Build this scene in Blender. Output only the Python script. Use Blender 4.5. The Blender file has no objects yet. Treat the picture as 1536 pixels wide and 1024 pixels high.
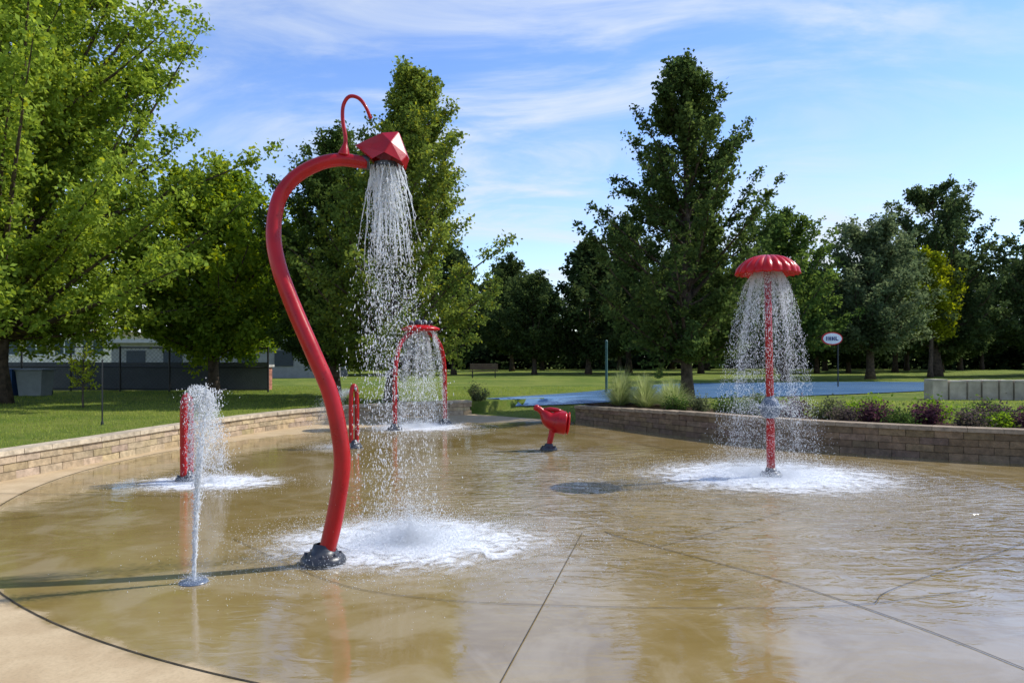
import bpy, math, random
import numpy as np
from mathutils import Vector, Matrix
rng=np.random.default_rng(7); random.seed(7)
S=bpy.context.scene
COL=S.collection

# ------------------------------------------------------------ helpers
def mesh_obj(name,V,F,mat=None,col=None,smooth=False,attrs=None):
    V=np.asarray(V,dtype=np.float32).reshape(-1,3)
    me=bpy.data.meshes.new(name)
    if isinstance(F,np.ndarray):
        n,k=F.shape
        me.vertices.add(len(V)); me.vertices.foreach_set('co',V.ravel())
        me.loops.add(n*k); me.loops.foreach_set('vertex_index',F.astype(np.int32).ravel())
        me.polygons.add(n); me.polygons.foreach_set('loop_start',np.arange(0,n*k,k,dtype=np.int32))
    else:
        me.from_pydata([tuple(v) for v in V.tolist()],[],F)
    me.update(calc_edges=True)
    if smooth: me.polygons.foreach_set('use_smooth',np.ones(len(me.polygons),dtype=bool))
    if col is not None:
        c=np.ones((len(V),4),dtype=np.float32); c[:,:3]=col
        a=me.attributes.new('tint','FLOAT_COLOR','POINT'); a.data.foreach_set('color',c.ravel())
    if attrs:
        for k_,v_ in attrs.items():
            a=me.attributes.new(k_,'FLOAT','POINT'); a.data.foreach_set('value',np.asarray(v_,dtype=np.float32))
    me.validate()
    o=bpy.data.objects.new(name,me); COL.objects.link(o)
    if mat: me.materials.append(mat)
    return o

def group(name,loc,children):
    e=bpy.data.objects.new(name,None); COL.objects.link(e); e.location=loc; e.empty_display_size=.2
    for c in children:
        c.parent=e; c.matrix_parent_inverse=Matrix.Translation(-Vector(loc))
    return e

class MB:
    """simple polygon mesh accumulator"""
    def __init__(s): s.V=[];s.F=[];s.C=[];s.n=0
    def add(s,V,F,c=None):
        V=np.asarray(V,dtype=float).reshape(-1,3)
        s.F+= [tuple(int(i)+s.n for i in f) for f in F]; s.V.append(V)
        s.C.append(np.tile(np.array(c if c is not None else (1,1,1),dtype=float),(len(V),1))); s.n+=len(V)
    def obj(s,name,mat,smooth=False,col=False):
        return mesh_obj(name,np.concatenate(s.V),s.F,mat,np.concatenate(s.C) if col else None,smooth)

def catmull(P,per=8):
    P=np.asarray(P,dtype=float); Q=np.vstack([2*P[0]-P[1],P,2*P[-1]-P[-2]]); out=[]
    for i in range(1,len(Q)-2):
        for t in np.linspace(0,1,per,endpoint=False):
            a,b,c,d=Q[i-1],Q[i],Q[i+1],Q[i+2]
            out.append(.5*((2*b)+(c-a)*t+(2*a-5*b+4*c-d)*t*t+(-a+3*b-3*c+d)*t**3))
    out.append(P[-1]); return np.array(out)

def tube(P,R,sides=12,cap=True):
    P=np.asarray(P,dtype=float); n=len(P); R=np.broadcast_to(np.asarray(R,dtype=float),(n,))
    T=np.gradient(P,axis=0); T/=np.linalg.norm(T,axis=1)[:,None]+1e-9
    u=np.cross(T[0],[0,1,0.01]); 
    if np.linalg.norm(u)<.1: u=np.cross(T[0],[1,0,0])
    u/=np.linalg.norm(u); a=np.linspace(0,2*math.pi,sides,endpoint=False); V=[]
    for i in range(n):
        u=u-T[i]*np.dot(u,T[i]); u/=np.linalg.norm(u)+1e-9; v=np.cross(T[i],u)
        V.append(P[i]+R[i]*(np.cos(a)[:,None]*u+np.sin(a)[:,None]*v))
    V=np.concatenate(V); F=[]
    for i in range(n-1):
        for j in range(sides):
            k=(j+1)%sides
            F.append((i*sides+j,i*sides+k,(i+1)*sides+k,(i+1)*sides+j))
    if cap:
        F.append(tuple(range(sides))[::-1]); F.append(tuple((n-1)*sides+j for j in range(sides)))
    return V,F

def lathe(prof,c,sides=32,ax=None):
    V=[];F=[];a=np.linspace(0,2*math.pi,sides,endpoint=False)
    for r,z in prof:
        V.append(np.stack([c[0]+r*np.cos(a),c[1]+r*np.sin(a),np.full(sides,c[2]+z)],1))
    n=len(prof)
    for i in range(n-1):
        for j in range(sides):
            k=(j+1)%sides; F.append((i*sides+j,i*sides+k,(i+1)*sides+k,(i+1)*sides+j))
    return np.concatenate(V),F

def box(x0,x1,y0,y1,z0,z1):
    V=[(x0,y0,z0),(x1,y0,z0),(x1,y1,z0),(x0,y1,z0),(x0,y0,z1),(x1,y0,z1),(x1,y1,z1),(x0,y1,z1)]
    return V,[(3,2,1,0),(4,5,6,7),(0,1,5,4),(1,2,6,5),(2,3,7,6),(3,0,4,7)]

# ------------------------------------------------------------ node helpers
class NT:
    def __init__(s,m): 
        m.use_nodes=True; s.t=m.node_tree; s.t.nodes.clear()
    def n(s,typ,ins=None,**kw):
        nd=s.t.nodes.new(typ)
        for k,v in kw.items(): setattr(nd,k,v)
        if ins:
            for k,v in ins.items():
                sk=nd.inputs[k]
                if isinstance(v,bpy.types.NodeSocket): s.t.links.new(v,sk)
                else: sk.default_value=v
        return nd
    def math(s,op,a,b=0.0,c=0.0,clamp=False):
        nd=s.n('ShaderNodeMath',{0:a,1:b,2:c},operation=op); nd.use_clamp=clamp; return nd.outputs[0]
    def mix(s,f,a,b):
        nd=s.n('ShaderNodeMix',data_type='RGBA'); 
        for i,v in ((0,f),(6,a),(7,b)):
            if isinstance(v,bpy.types.NodeSocket): s.t.links.new(v,nd.inputs[i])
            else: nd.inputs[i].default_value=v if i==0 else (*v,1)
        return nd.outputs[2]
    def noise(s,vec,scale,detail=4,rough=.5,dist=0):
        return s.n('ShaderNodeTexNoise',{'Vector':vec,'Scale':scale,'Detail':detail,'Roughness':rough,'Distortion':dist}).outputs[0]
    def ramp(s,f,lo,hi,a=0.,b=1.):
        nd=s.n('ShaderNodeMapRange',{0:f,1:lo,2:hi,3:a,4:b},interpolation_type='SMOOTHSTEP'); return nd.outputs[0]
    def out(s,sh): s.n('ShaderNodeOutputMaterial',{0:sh})
def newmat(name): 
    m=bpy.data.materials.new(name); return m,NT(m)

def mat_basic(name,c,rough=.5,spec=.5,coat=0,metal=0,var=.15,vscale=8,bump=0,bscale=40,tint=False):
    m,t=newmat(name)
    pos=t.n('ShaderNodeTexCoord').outputs['Object']
    nz=t.noise(pos,vscale,4,.6)
    c=np.array(c)
    if tint:
        at=t.n('ShaderNodeAttribute',attribute_name='tint').outputs['Color']
        v=t.ramp(nz,.3,.7,1-var,1+var)
        cc=t.n('ShaderNodeVectorMath',{0:at,3:v},operation='SCALE').outputs[0]
    else:
        cc=t.mix(t.ramp(nz,.3,.7),tuple(c*(1-var)),tuple(np.minimum(c*(1+var),1)))
    ins={'Base Color':cc,'Roughness':t.ramp(nz,.2,.8,max(rough-.06,0),min(rough+.08,1)),'Metallic':metal,'Specular IOR Level':spec,'Coat Weight':coat,'Coat Roughness':.08}
    if bump:
        b=t.n('ShaderNodeBump',{'Strength':1.0,'Distance':bump,'Height':t.noise(pos,bscale,4,.65)})
        ins['Normal']=b.outputs[0]
    t.out(t.n('ShaderNodeBsdfPrincipled',ins).outputs[0]); return m

M_red=mat_basic('red_paint',(.36,.003,.006),.30,.35,.08,var=.14,vscale=5,bump=.0006,bscale=120)
M_redcap=mat_basic('red_plastic',(.48,.003,.004),.30,.3,.06,var=.10,vscale=5)
M_boot=mat_basic('black_rubber',(.035,.038,.045),.35,.5,var=.3,bump=.001,bscale=60)
M_steel=mat_basic('brushed_steel',(.45,.46,.48),.35,.5,metal=1)
M_bluegrey=mat_basic('blue_grey_nozzle',(.10,.13,.18),.35,.5,.3)
M_bark=mat_basic('bark',(.085,.062,.045),.9,.2,var=.45,vscale=6,bump=.02,bscale=14)
M_block=mat_basic('split_face_block',(1,1,1),.9,.2,var=.25,vscale=9,bump=.012,bscale=26,tint=True)
M_concrete=mat_basic('concrete_blocks',(1,1,1),.85,.2,var=.2,vscale=3,bump=.006,bscale=30,tint=True)
M_paint=mat_basic('painted_parts',(1,1,1),.6,.3,var=.1,vscale=3,tint=True)
M_black=mat_basic('black_metal',(.02,.021,.023),.5,.4)
M_joint=mat_basic('joint_sealant',(.05,.038,.022),.6,.3,var=.4)

def leafmat():
    m,t=newmat('leaves')
    at=t.n('ShaderNodeAttribute',attribute_name='tint').outputs['Color']
    dif=t.n('ShaderNodeBsdfDiffuse',{'Color':t.n('ShaderNodeHueSaturation',{'Hue':.495,'Saturation':1.0,'Value':1.75,'Fac':1.,'Color':at}).outputs[0]})
    hs=t.n('ShaderNodeHueSaturation',{'Hue':.482,'Saturation':1.08,'Value':2.9,'Fac':1.,'Color':at}).outputs[0]
    tr=t.n('ShaderNodeBsdfTranslucent',{'Color':hs})
    m1=t.n('ShaderNodeMixShader',{0:.42,1:dif.outputs[0],2:tr.outputs[0]})
    t.out(m1.outputs[0]); return m
M_leaf=leafmat()

def spraymat():
    m,t=newmat('white_water')
    d=t.n('ShaderNodeBsdfDiffuse',{'Color':(.9,.92,.94,1)}); tr=t.n('ShaderNodeBsdfTranslucent',{'Color':(.9,.92,.94,1)})
    a=t.n('ShaderNodeMixShader',{0:.5,1:d.outputs[0],2:tr.outputs[0]})
    t.out(a.outputs[0]); return m
M_spray=spraymat()
def clearmat():
    m,t=newmat('clear_water')
    pos=t.n('ShaderNodeTexCoord').outputs['Object']
    nz=t.noise(pos,22,4,.7,.6)
    g=t.n('ShaderNodeBsdfGlossy',{'Color':(1,1,1,1),'Roughness':.08})
    d=t.n('ShaderNodeBsdfTranslucent',{'Color':(.85,.9,.93,1)})
    tp=t.n('ShaderNodeBsdfTransparent',{'Color':(.97,.98,.98,1)})
    a=t.n('ShaderNodeMixShader',{0:.45,1:d.outputs[0],2:g.outputs[0]})
    b=t.n('ShaderNodeMixShader',{0:t.ramp(nz,.42,.66,.12,.75),1:tp.outputs[0],2:a.outputs[0]})
    t.out(b.outputs[0]); return m
M_clear=clearmat()

# ------------------------------------------------------------ site geometry
LW=catmull([(-7.4,4.5),(-7.3,7.3),(-6.98,10.1),(-6.65,12.0),(-6.4,13.8),(-6.0,15.7),(-5.4,17.6),(-4.5,19.3),(-3.2,20.9),(-1.2,22.0)],8)
RW=catmull([(1.66,19.4),(3.3,16.4),(4.75,14.2),(6.15,12.9),(8.06,11.75),(10.5,10.9),(13.5,10.4)],8)
poly=np.vstack([LW,RW,[(14.5,-9)],[(-9,-9)]])
nL=len(LW);nR=len(RW)
def seg_info(P):
    A=poly;B=np.roll(poly,-1,axis=0)
    best=np.full(len(P),1e9);lab=np.zeros(len(P),int);ins=np.zeros(len(P),bool)
    for i in range(len(A)):
        a,b=A[i],B[i];ab=b-a
        t=np.clip(((P-a)@ab)/(ab@ab),0,1);d=np.hypot(P[:,0]-a[0]-t*ab[0],P[:,1]-a[1]-t*ab[1])
        k=0 if i<nL-1 else (1 if i==nL-1 else (2 if i<nL+nR-1 else 3))
        m=d<best;best[m]=d[m];lab[m]=k
        c=((a[1]>P[:,1])!=(b[1]>P[:,1]))
        if abs(b[1]-a[1])>1e-9:
            xi=(b[0]-a[0])*(P[:,1]-a[1])/(b[1]-a[1])+a[0]
            ins^=(c&(P[:,0]<xi))
    return np.where(ins,-best,best),lab
def sm(x): x=np.clip(x,0,1); return x*x*(3-2*x)
def terr(x,y,full=False):
    P=np.stack([np.atleast_1d(x),np.atleast_1d(y)],1).astype(float)
    sd,lab=seg_info(P)
    h=np.zeros(len(P))
    w=sm((sd-.19)/.14)
    h=np.where(lab==0,-.04+.38*w,h)
    h=np.where(lab==2,-.04+w*(.40+.11*(1-sm(sd/5))),h)
    h=np.where((lab==1)|(lab==3),.012+.34*sm(sd/5.),h)
    h=np.where(sd<=0,-.04,h)
    far=np.hypot(P[:,0],P[:,1]-12)
    und=.05*np.sin(P[:,0]*.13+1)*np.cos(P[:,1]*.11)*sm((far-14)/15)
    h=h+np.where(sd>0,und,0)
    if full: return h,sd,lab
    return h
def spaced(n,near,far): 
    u=np.linspace(-1,1,n); k=math.asinh(far/near)
    return near*np.sinh(u*k)
gx=spaced(640,9.,500.); gy=spaced(640,9.,500.)+14
X,Y=np.meshgrid(gx,gy); h,sd,lab=terr(X.ravel(),Y.ravel(),True)
ny,nx=X.shape; idx=np.arange(nx*ny).reshape(ny,nx)
F=np.stack([idx[:-1,:-1],idx[:-1,1:],idx[1:,1:],idx[1:,:-1]],-1).reshape(-1,4)
bedw=np.where(lab==2,1-sm((sd-2.3)/.35),0)*(sd>0)
m,t=newmat('lawn')
pos=t.n('ShaderNodeNewGeometry').outputs['Position']
n1=t.noise(pos,.35,3,.6);n2=t.noise(pos,5,5,.7);n3=t.noise(pos,60,2,.7)
g1=t.mix(t.ramp(n1,.38,.62),(.125,.20,.026),(.26,.30,.052))
g2=t.mix(t.ramp(n2,.4,.72,0,.7),g1,(.31,.30,.085))
g3=t.mix(t.ramp(n3,.35,.65,.0,.45),g2,(.07,.115,.02))
mul=t.mix(t.ramp(n3,.3,.7),(.03,.018,.01),(.11,.07,.045))
bed=t.n('ShaderNodeAttribute',attribute_name='bed').outputs['Fac']
cc=t.mix(bed,g3,mul)
b=t.n('ShaderNodeBump',{'Strength':1.,'Distance':.05,'Height':t.math('ADD',n2,n3)})
t.out(t.n('ShaderNodeBsdfPrincipled',{'Base Color':cc,'Roughness':.95,'Specular IOR Level':.1,'Normal':b.outputs[0]}).outputs[0])
mesh_obj('ground',np.stack([X.ravel(),Y.ravel(),h],1),F,m,smooth=True,attrs={'bed':bedw})

# ---- wet concrete pad
CX,CY,CR=1.75,11.4,8.15
m,t=newmat('wet_concrete')
pos=t.n('ShaderNodeNewGeometry').outputs['Position']
def dist_to(x,y):
    return t.n('ShaderNodeVectorMath',{0:pos,1:(x,y,0)},operation='DISTANCE').outputs['Value']
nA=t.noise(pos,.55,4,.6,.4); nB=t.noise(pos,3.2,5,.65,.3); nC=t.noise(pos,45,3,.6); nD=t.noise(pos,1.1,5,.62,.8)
dc=dist_to(CX,CY)
sx=t.n('ShaderNodeSeparateXYZ',{0:pos})
dcw=t.math('ADD',dc,t.math('MULTIPLY',t.math('SUBTRACT',nB,.5),.30))
wet=t.ramp(dcw,8.22,8.07,0,1)
right=t.ramp(sx.outputs[0],3.0,3.6,0,1)
wet=t.math('MAXIMUM',wet,right)
# half-dry film patches, the sky's reflection in them painted as a lighter colour
sky_sheen=t.math('MULTIPLY',t.ramp(nD,.47,.62),.65)
wetc=t.mix(t.ramp(nA,.3,.7),(.215,.145,.042),(.29,.21,.085))
wetc=t.mix(t.ramp(nB,.35,.75,0,.5),wetc,(.33,.25,.125))
wetc=t.mix(sky_sheen,wetc,(.36,.285,.165))
dryc=t.mix(t.ramp(nB,.3,.7),(.45,.33,.19),(.56,.43,.26))
dryc=t.mix(t.ramp(nA,.35,.65,0,.35),dryc,(.37,.27,.15))
dryc=t.mix(t.ramp(nC,.4,.8,0,.4),dryc,(.29,.22,.13))
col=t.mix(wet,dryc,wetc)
def rings(x,y,fr,reach):
    d=dist_to(x,y)
    dd=t.math('ADD',d,t.math('MULTIPLY',nB,.35))
    w=t.math('SINE',t.math('MULTIPLY',dd,fr))
    return t.math('MULTIPLY',w,t.ramp(d,reach,reach*.15,0,1))
r1=rings(3.67,10.45,20,5.0); r2=rings(-.96,6.75,34,2.1); r3=rings(-2.2,17.8,22,3.)
rr=t.math('ADD',t.math('ADD',r1,t.math('MULTIPLY',r2,.5)),r3)
mp=t.n('ShaderNodeMapping',{'Vector':pos,'Scale':(1.0,2.4,1)}).outputs[0]
rp=t.noise(mp,2.6,3,.5,1.0)
near=t.ramp(dist_to(2.4,9.4),5.5,1.5,0,1)
hh=t.math('ADD',t.math('MULTIPLY',rr,.0046),t.math('MULTIPLY',rp,t.math('ADD',.0024,t.math('MULTIPLY',near,.055))))
hh=t.math('MULTIPLY',hh,wet)
hh=t.math('ADD',hh,t.math('MULTIPLY',nC,t.math('SUBTRACT',.0018,t.math('MULTIPLY',wet,.00165))))
b=t.n('ShaderNodeBump',{'Strength':1.,'Distance':1.,'Height':hh})
damp=t.math('ADD',t.ramp(nA,.40,.62,.015,.08),t.math('MULTIPLY',sky_sheen,.10))
rough=t.math('ADD',t.math('MULTIPLY',wet,damp),t.math('MULTIPLY',t.math('SUBTRACT',1.,wet),.8))
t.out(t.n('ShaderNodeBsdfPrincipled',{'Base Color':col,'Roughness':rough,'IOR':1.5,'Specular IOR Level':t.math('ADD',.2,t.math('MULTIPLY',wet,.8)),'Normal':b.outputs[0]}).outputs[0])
P2=poly.copy()
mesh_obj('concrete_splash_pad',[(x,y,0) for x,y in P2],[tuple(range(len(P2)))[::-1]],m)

# joints
J=MB()
def strip(pts,w=.012,z=.004,sm_=True):
    P=catmull(pts,6) if (sm_ and len(pts)>2) else np.array(pts,float)
    T=np.gradient(P,axis=0);T/=np.linalg.norm(T,axis=1)[:,None]; N=np.stack([-T[:,1],T[:,0]],1)
    V=[];F=[]
    for i in range(len(P)):
        V+= [(*(P[i]+N[i]*w/2),z),(*(P[i]-N[i]*w/2),z)]
    for i in range(len(P)-1): F.append((2*i,2*i+1,2*i+3,2*i+2))
    J.add(V,F)
a=np.linspace(math.radians(165),math.radians(300),90)
strip([(CX+CR*math.cos(q),CY+CR*math.sin(q)) for q in a],.014,.004,False)
strip([(.68,7.15),(-.06,3.86),(-.6,1.5)],.006,.005)
strip([(.9,7.2),(1.07,6.9),(2.13,5.47),(2.79,4.03),(3.1,2.5)],.010,.006)
strip([(-2.6,6.9),(-1.38,5.6),(-.6,5.2),(.24,5.06),(1.3,5.0),(2.33,5.06),(3.4,5.4)],.006,.007)
strip([(1.3,6.6),(2.0,7.2),(3.2,8.3)],.006,.008)
strip([(2.5,5.1),(2.87,5.47),(4.66,6.74),(7,8.6)],.006,.009)
strip([(-7.1,9.25),(-3.95,9.0)],.014,.010)
strip([(1.2,17),(3.07,13.2)],.016,.011)
strip([(-7.1,6.4),(-5.0,7.9)],.010,.012)
strip([(-2.9,4.0),(-3.6,3.3),(-4.6,2.6)],.010,.013)
J.obj('expansion_joints',M_joint)

# ---- retaining walls
def wall(name,P,courses,ch,base_col,cap_col,hfun):
    seg=np.linalg.norm(np.diff(P,axis=0),axis=1);s=np.concatenate([[0],np.cumsum(seg)]);L=s[-1]
    def at(u): 
        u=min(max(u,0),L); return np.array([np.interp(u,s,P[:,0]),np.interp(u,s,P[:,1])])
    def nrm(u):
        d=at(u+.05)-at(u-.05); d/=np.linalg.norm(d); return np.array([-d[1],d[0]])
    w=MB()
    def blk(u0,u1,o0,o1,z0,z1,c):
        a,b=at(u0),at(u1);na,nb=nrm(u0),nrm(u1)
        j=rng.uniform(-.008,.008); e=.012
        V=[(*(a+na*(o0+j)),z0),(*(b+nb*(o0+j)),z0),(*(b+nb*o1),z0),(*(a+na*o1),z0),
           (*(a+na*(o0+j+e*.5)),z1),(*(b+nb*(o0+j+e*.5)),z1),(*(b+nb*o1),z1),(*(a+na*o1),z1)]
        w.add(V,[(3,2,1,0),(4,5,6,7),(0,1,5,4),(1,2,6,5),(2,3,7,6),(3,0,4,7)],c)
    bl=.42
    for k in range(courses):
        u=-(k%2)*bl/2
        while u<L:
            u0=max(u,0)+.004;u1=min(u+bl,L)-.004
            if u1-u0>.05:
                sc=hfun((u0+u1)/2/L)
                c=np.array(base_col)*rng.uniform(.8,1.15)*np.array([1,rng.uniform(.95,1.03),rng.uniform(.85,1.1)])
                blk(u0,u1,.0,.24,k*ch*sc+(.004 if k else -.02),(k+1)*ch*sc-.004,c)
            u+=bl
    u=0;top=courses*ch
    while u<L:
        u1=min(u+.5,L); sc=hfun((u+u1)/2/L)
        blk(u+.003,u1-.003,-.03,.30,top*sc+.001,top*sc+.07,np.array(cap_col)*rng.uniform(.88,1.1)); u+=.5
    n=60;us=np.linspace(.02,L-.02,n);V=[];F=[]
    for q in us:
        sc=hfun(q/L);a=at(q);nn=nrm(q)
        V+=[(*(a+nn*.03),0),(*(a+nn*.03),top*sc-.006),(*(a+nn*.2),top*sc-.006),(*(a+nn*.2),0)]
    for i in range(n-1):
        for j in range(3): F.append((4*i+j,4*i+4+j,4*i+5+j,4*i+1+j))
    w.add(V,F,(.10,.075,.05))
    return w.obj(name,M_block,col=True)
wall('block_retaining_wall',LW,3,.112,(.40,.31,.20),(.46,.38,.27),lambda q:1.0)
wall('block_retaining_wall',RW,4,.118,(.20,.14,.09),(.29,.225,.155),lambda q:.74+.26*min(1,q*3.5))  # darker block and cap colours: this wall's shaded side is put into its tint

# ---- pool & stone block wall
def ground_sheet(name,pts,mat,dz=.02):
    P=catmull(pts+[pts[0]],8)[:-1]
    c=P.mean(0);rings_=[P*(k/6)+c*(1-k/6) for k in range(1,7)]
    V=[c]; 
    for r in rings_: V+=list(r)
    V=np.array(V);z=terr(V[:,0],V[:,1])+dz; n=len(P);F=[]
    for j in range(n): F.append((0,1+j,1+(j+1)%n))
    for k in range(5):
        for j in range(n): F.append((1+k*n+j,1+(k+1)*n+j,1+(k+1)*n+(j+1)%n,1+k*n+(j+1)%n))
    return mesh_obj(name,np.column_stack([V,z]),F,mat)
m,t=newmat('pond_water')
pos=t.n('ShaderNodeNewGeometry').outputs['Position']
nz=t.noise(pos,3,4,.6);nz2=t.noise(pos,.4,3,.6);bb=t.n('ShaderNodeBump',{'Strength':1.,'Distance':.04,'Height':nz})
t.out(t.n('ShaderNodeBsdfPrincipled',{'Base Color':t.mix(t.ramp(nz2,.35,.65),(.085,.18,.32),(.13,.23,.36)),'Roughness':.22,'Specular IOR Level':.3,'Normal':bb.outputs[0]}).outputs[0])
ground_sheet('wading_pool_water',[(-.9,23.6),(2.6,28.0),(5.5,33.5),(9.5,38),(21.5,38.5),(20,32),(13,27),(7.5,24.2),(3,22.9)],m,.03)
w=MB()
x=13.2;y=23.2
for i in range(10):
    wd=rng.uniform(.32,.62);hh_=.56+rng.uniform(-.03,.03)
    z0=terr(x,y)[0]
    V,F=box(x,x+wd-.03,y,y+.5,z0-.05,z0+hh_); w.add(V,F,np.array((.42,.36,.27))*rng.uniform(.75,1.15)); 
    V,F=box(x+.02,x+wd-.05,y-.02,y+.52,z0+hh_+.002,z0+hh_+.05); w.add(V,F,np.array((.46,.41,.33))*rng.uniform(.9,1.1)); x+=wd;y-=.05
w.obj('stone_block_wall',M_concrete,col=True)

# ------------------------------------------------------------ trees
def leaves_from(Pts,size,tint,up=.5):
    n=len(Pts)
    nrm=rng.normal(size=(n,3));nrm[:,2]+=up*1.6;nrm/=np.linalg.norm(nrm,axis=1)[:,None]
    a=rng.normal(size=(n,3));a-=nrm*(a*nrm).sum(1)[:,None];a/=np.linalg.norm(a,axis=1)[:,None]
    b=np.cross(nrm,a); s=(size*rng.uniform(.65,1.25,n))[:,None]
    V=np.stack([Pts-a*s*.5,Pts+b*s*.33-a*s*.02,Pts+a*s*.55-nrm*s*.1,Pts-b*s*.33-a*s*.02],1).reshape(-1,3)
    F=np.arange(4*n).reshape(n,4)
    return V,F,np.repeat(tint,4,axis=0)

def build_tree(name,loc,H,zb,R,prof,nleaf,ls,cA,cB,trunk_r=.16,nprim=80,nsec=13,lean=(0,0),elev=(22,48),seed=1,spread=.13,secl=.24,upw=.5,twigs=True,yellow=0.0):
    global rng
    old=rng; rng=np.random.default_rng(seed)
    loc=np.array(loc,float); tz=np.linspace(0,1,14)
    wob=np.cumsum(rng.normal(0,.035,(14,2)),axis=0)*(H/10); wob[:2]=0
    T=np.stack([loc[0]+lean[0]*tz**1.3+wob[:,0],loc[1]+lean[1]*tz**1.3+wob[:,1],loc[2]-.05+tz*(H*.97+.05)],1)
    tr=trunk_r*(1-tz*.93)+.01; tr[0]*=1.45
    w=MB(); V,F=tube(T,tr,9); w.add(V,F)
    pt=np.array(prof,float)
    pts=[];tints=[]; cA=np.array(cA);cB=np.array(cB)
    per=max(int(nleaf/(nprim*nsec)),1)
    for i in range(nprim):
        t=((i+.5)/nprim)**.9
        r=R*np.interp(t,pt[:,0],pt[:,1])*rng.uniform(.68,1.16)
        inner=rng.random()<.2
        if inner: r*=.55
        az=i*2.39996+rng.normal(0,.25)
        ze=zb+(H-zb)*t; el=math.radians(rng.uniform(*elev)+18*t)
        zs=max(ze-r*math.tan(el),zb*.75+.1); zs=min(zs,H*.95)
        q=zs/H
        p0=np.array([np.interp(q,tz,T[:,0]),np.interp(q,tz,T[:,1]),loc[2]+zs])
        ctr=np.array([loc[0]+lean[0]*t,loc[1]+lean[1]*t])
        p2=np.array([ctr[0]+r*math.cos(az),ctr[1]+r*math.sin(az),loc[2]+ze+rng.normal(0,.15)])
        L=np.linalg.norm(p2-p0); p1=(p0+p2)/2+np.array([0,0,-L*.06])+rng.normal(0,.05*L,3)
        u=np.linspace(0,1,7)[:,None]; B=(1-u)**2*p0+2*u*(1-u)*p1+u*u*p2
        br=min(trunk_r*.4,.02+L*.012)
        V,F=tube(B,np.linspace(br,.008,7),5,False); w.add(V,F)
        D=(p2-p0)/max(L,1e-3); ptint=rng.random()
        for k in range(nsec):
            s=.22+.78*(k+rng.random())/nsec
            b0=(1-s)**2*p0+2*s*(1-s)*p1+s*s*p2
            d=D*.75+rng.normal(0,.62,3);d[2]+=.25; d/=np.linalg.norm(d)
            sl=max(R*secl*rng.uniform(.5,1.2)*(1.15-.55*s),.25)
            if k==nsec-1: d=D+np.array([0,0,.3]);d/=np.linalg.norm(d)
            b1=b0+d*sl
            if twigs:
                V,F=tube(np.array([b0,(b0+b1)/2+rng.normal(0,.03,3),b1]),[.012,.008,.003],3,False); w.add(V,F)
            m_=int(per*rng.uniform(.6,1.4))+1; v=rng.random(m_)**.75
            g=b0+(b1-b0)*v[:,None]+rng.normal(0,1,(m_,3))*spread*np.array([1,1,.7])*(1.15-.6*v)[:,None]
            pts.append(g)
            mixv=np.clip(.5*ptint+.5*rng.random()+rng.normal(0,.16,m_),0,1)
            c=cA*(1-mixv[:,None])+cB*mixv[:,None]
            c=c*rng.uniform(.72,1.25,(m_,1))
            if yellow: 
                yl=rng.random(m_)<yellow*(.5+t); c[yl]*=np.array([1.7,1.35,.8])
            tints.append(c)
    P=np.concatenate(pts);C=np.concatenate(tints)
    V,F,C=leaves_from(P,ls,C,upw)
    a=w.obj('trunk_and_limbs',M_bark,smooth=True); b=mesh_obj('foliage',V,F,M_leaf,C)
    rng=old
    return group(name,tuple(loc),[a,b]),a,b

def gz(x,y): return float(terr(x,y)[0])
conic=[(0,.62),(.12,.85),(.35,1),(.55,.9),(.75,.58),(.9,.3),(1,.1)]
oval=[(0,.6),(.15,.9),(.4,1),(.65,.9),(.85,.62),(1,.22)]
spire=[(0,.7),(.1,.85),(.3,1),(.5,.93),(.7,.6),(.85,.36),(1,.1)]
# big left tree
build_tree('deciduous_tree',(-15.0,21.5,gz(-15.0,21.5)),15.5,2.4,7.0,[(0,.85),(.2,1),(.4,.97),(.6,.78),(.8,.6),(1,.2)],220000,.15,(.078,.125,.018),(.16,.215,.036),trunk_r=.32,nprim=170,nsec=18,elev=(15,50),seed=11,spread=.20,secl=.17,yellow=.06,twigs=False)
# maple
build_tree('maple_tree',(-10.9,27,gz(-10.9,27)),7.9,1.7,4.0,oval,70000,.16,(.055,.098,.014),(.13,.185,.022),trunk_r=.2,nprim=90,nsec=14,elev=(5,35),seed=5,spread=.2,secl=.2,yellow=.15,twigs=False)
# tall tree pair behind the cane
build_tree('deciduous_tree',(-3.7,22.6,gz(-3.7,22.6)),9.9,1.2,3.05,spire,76000,.12,(.055,.088,.02),(.12,.155,.032),trunk_r=.17,nprim=94,nsec=13,lean=(.75,0),elev=(25,50),seed=21,spread=.14,secl=.26,yellow=.10)
build_tree('deciduous_tree',(-6.1,25.5,gz(-6.1,25.5)),9.1,1.2,2.5,oval,55000,.13,(.03,.052,.015),(.06,.09,.022),trunk_r=.17,nprim=80,nsec=12,elev=(20,50),seed=22,spread=.16,twigs=False)
# right tall tree
build_tree('oak_tree',(5.3,22.4,gz(5.3,22.4)),10.1,1.4,3.1,conic,64000,.12,(.024,.044,.014),(.055,.08,.022),trunk_r=.18,nprim=88,nsec=12,lean=(-.1,0),elev=(15,45),seed=33,spread=.12,secl=.26)
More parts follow.
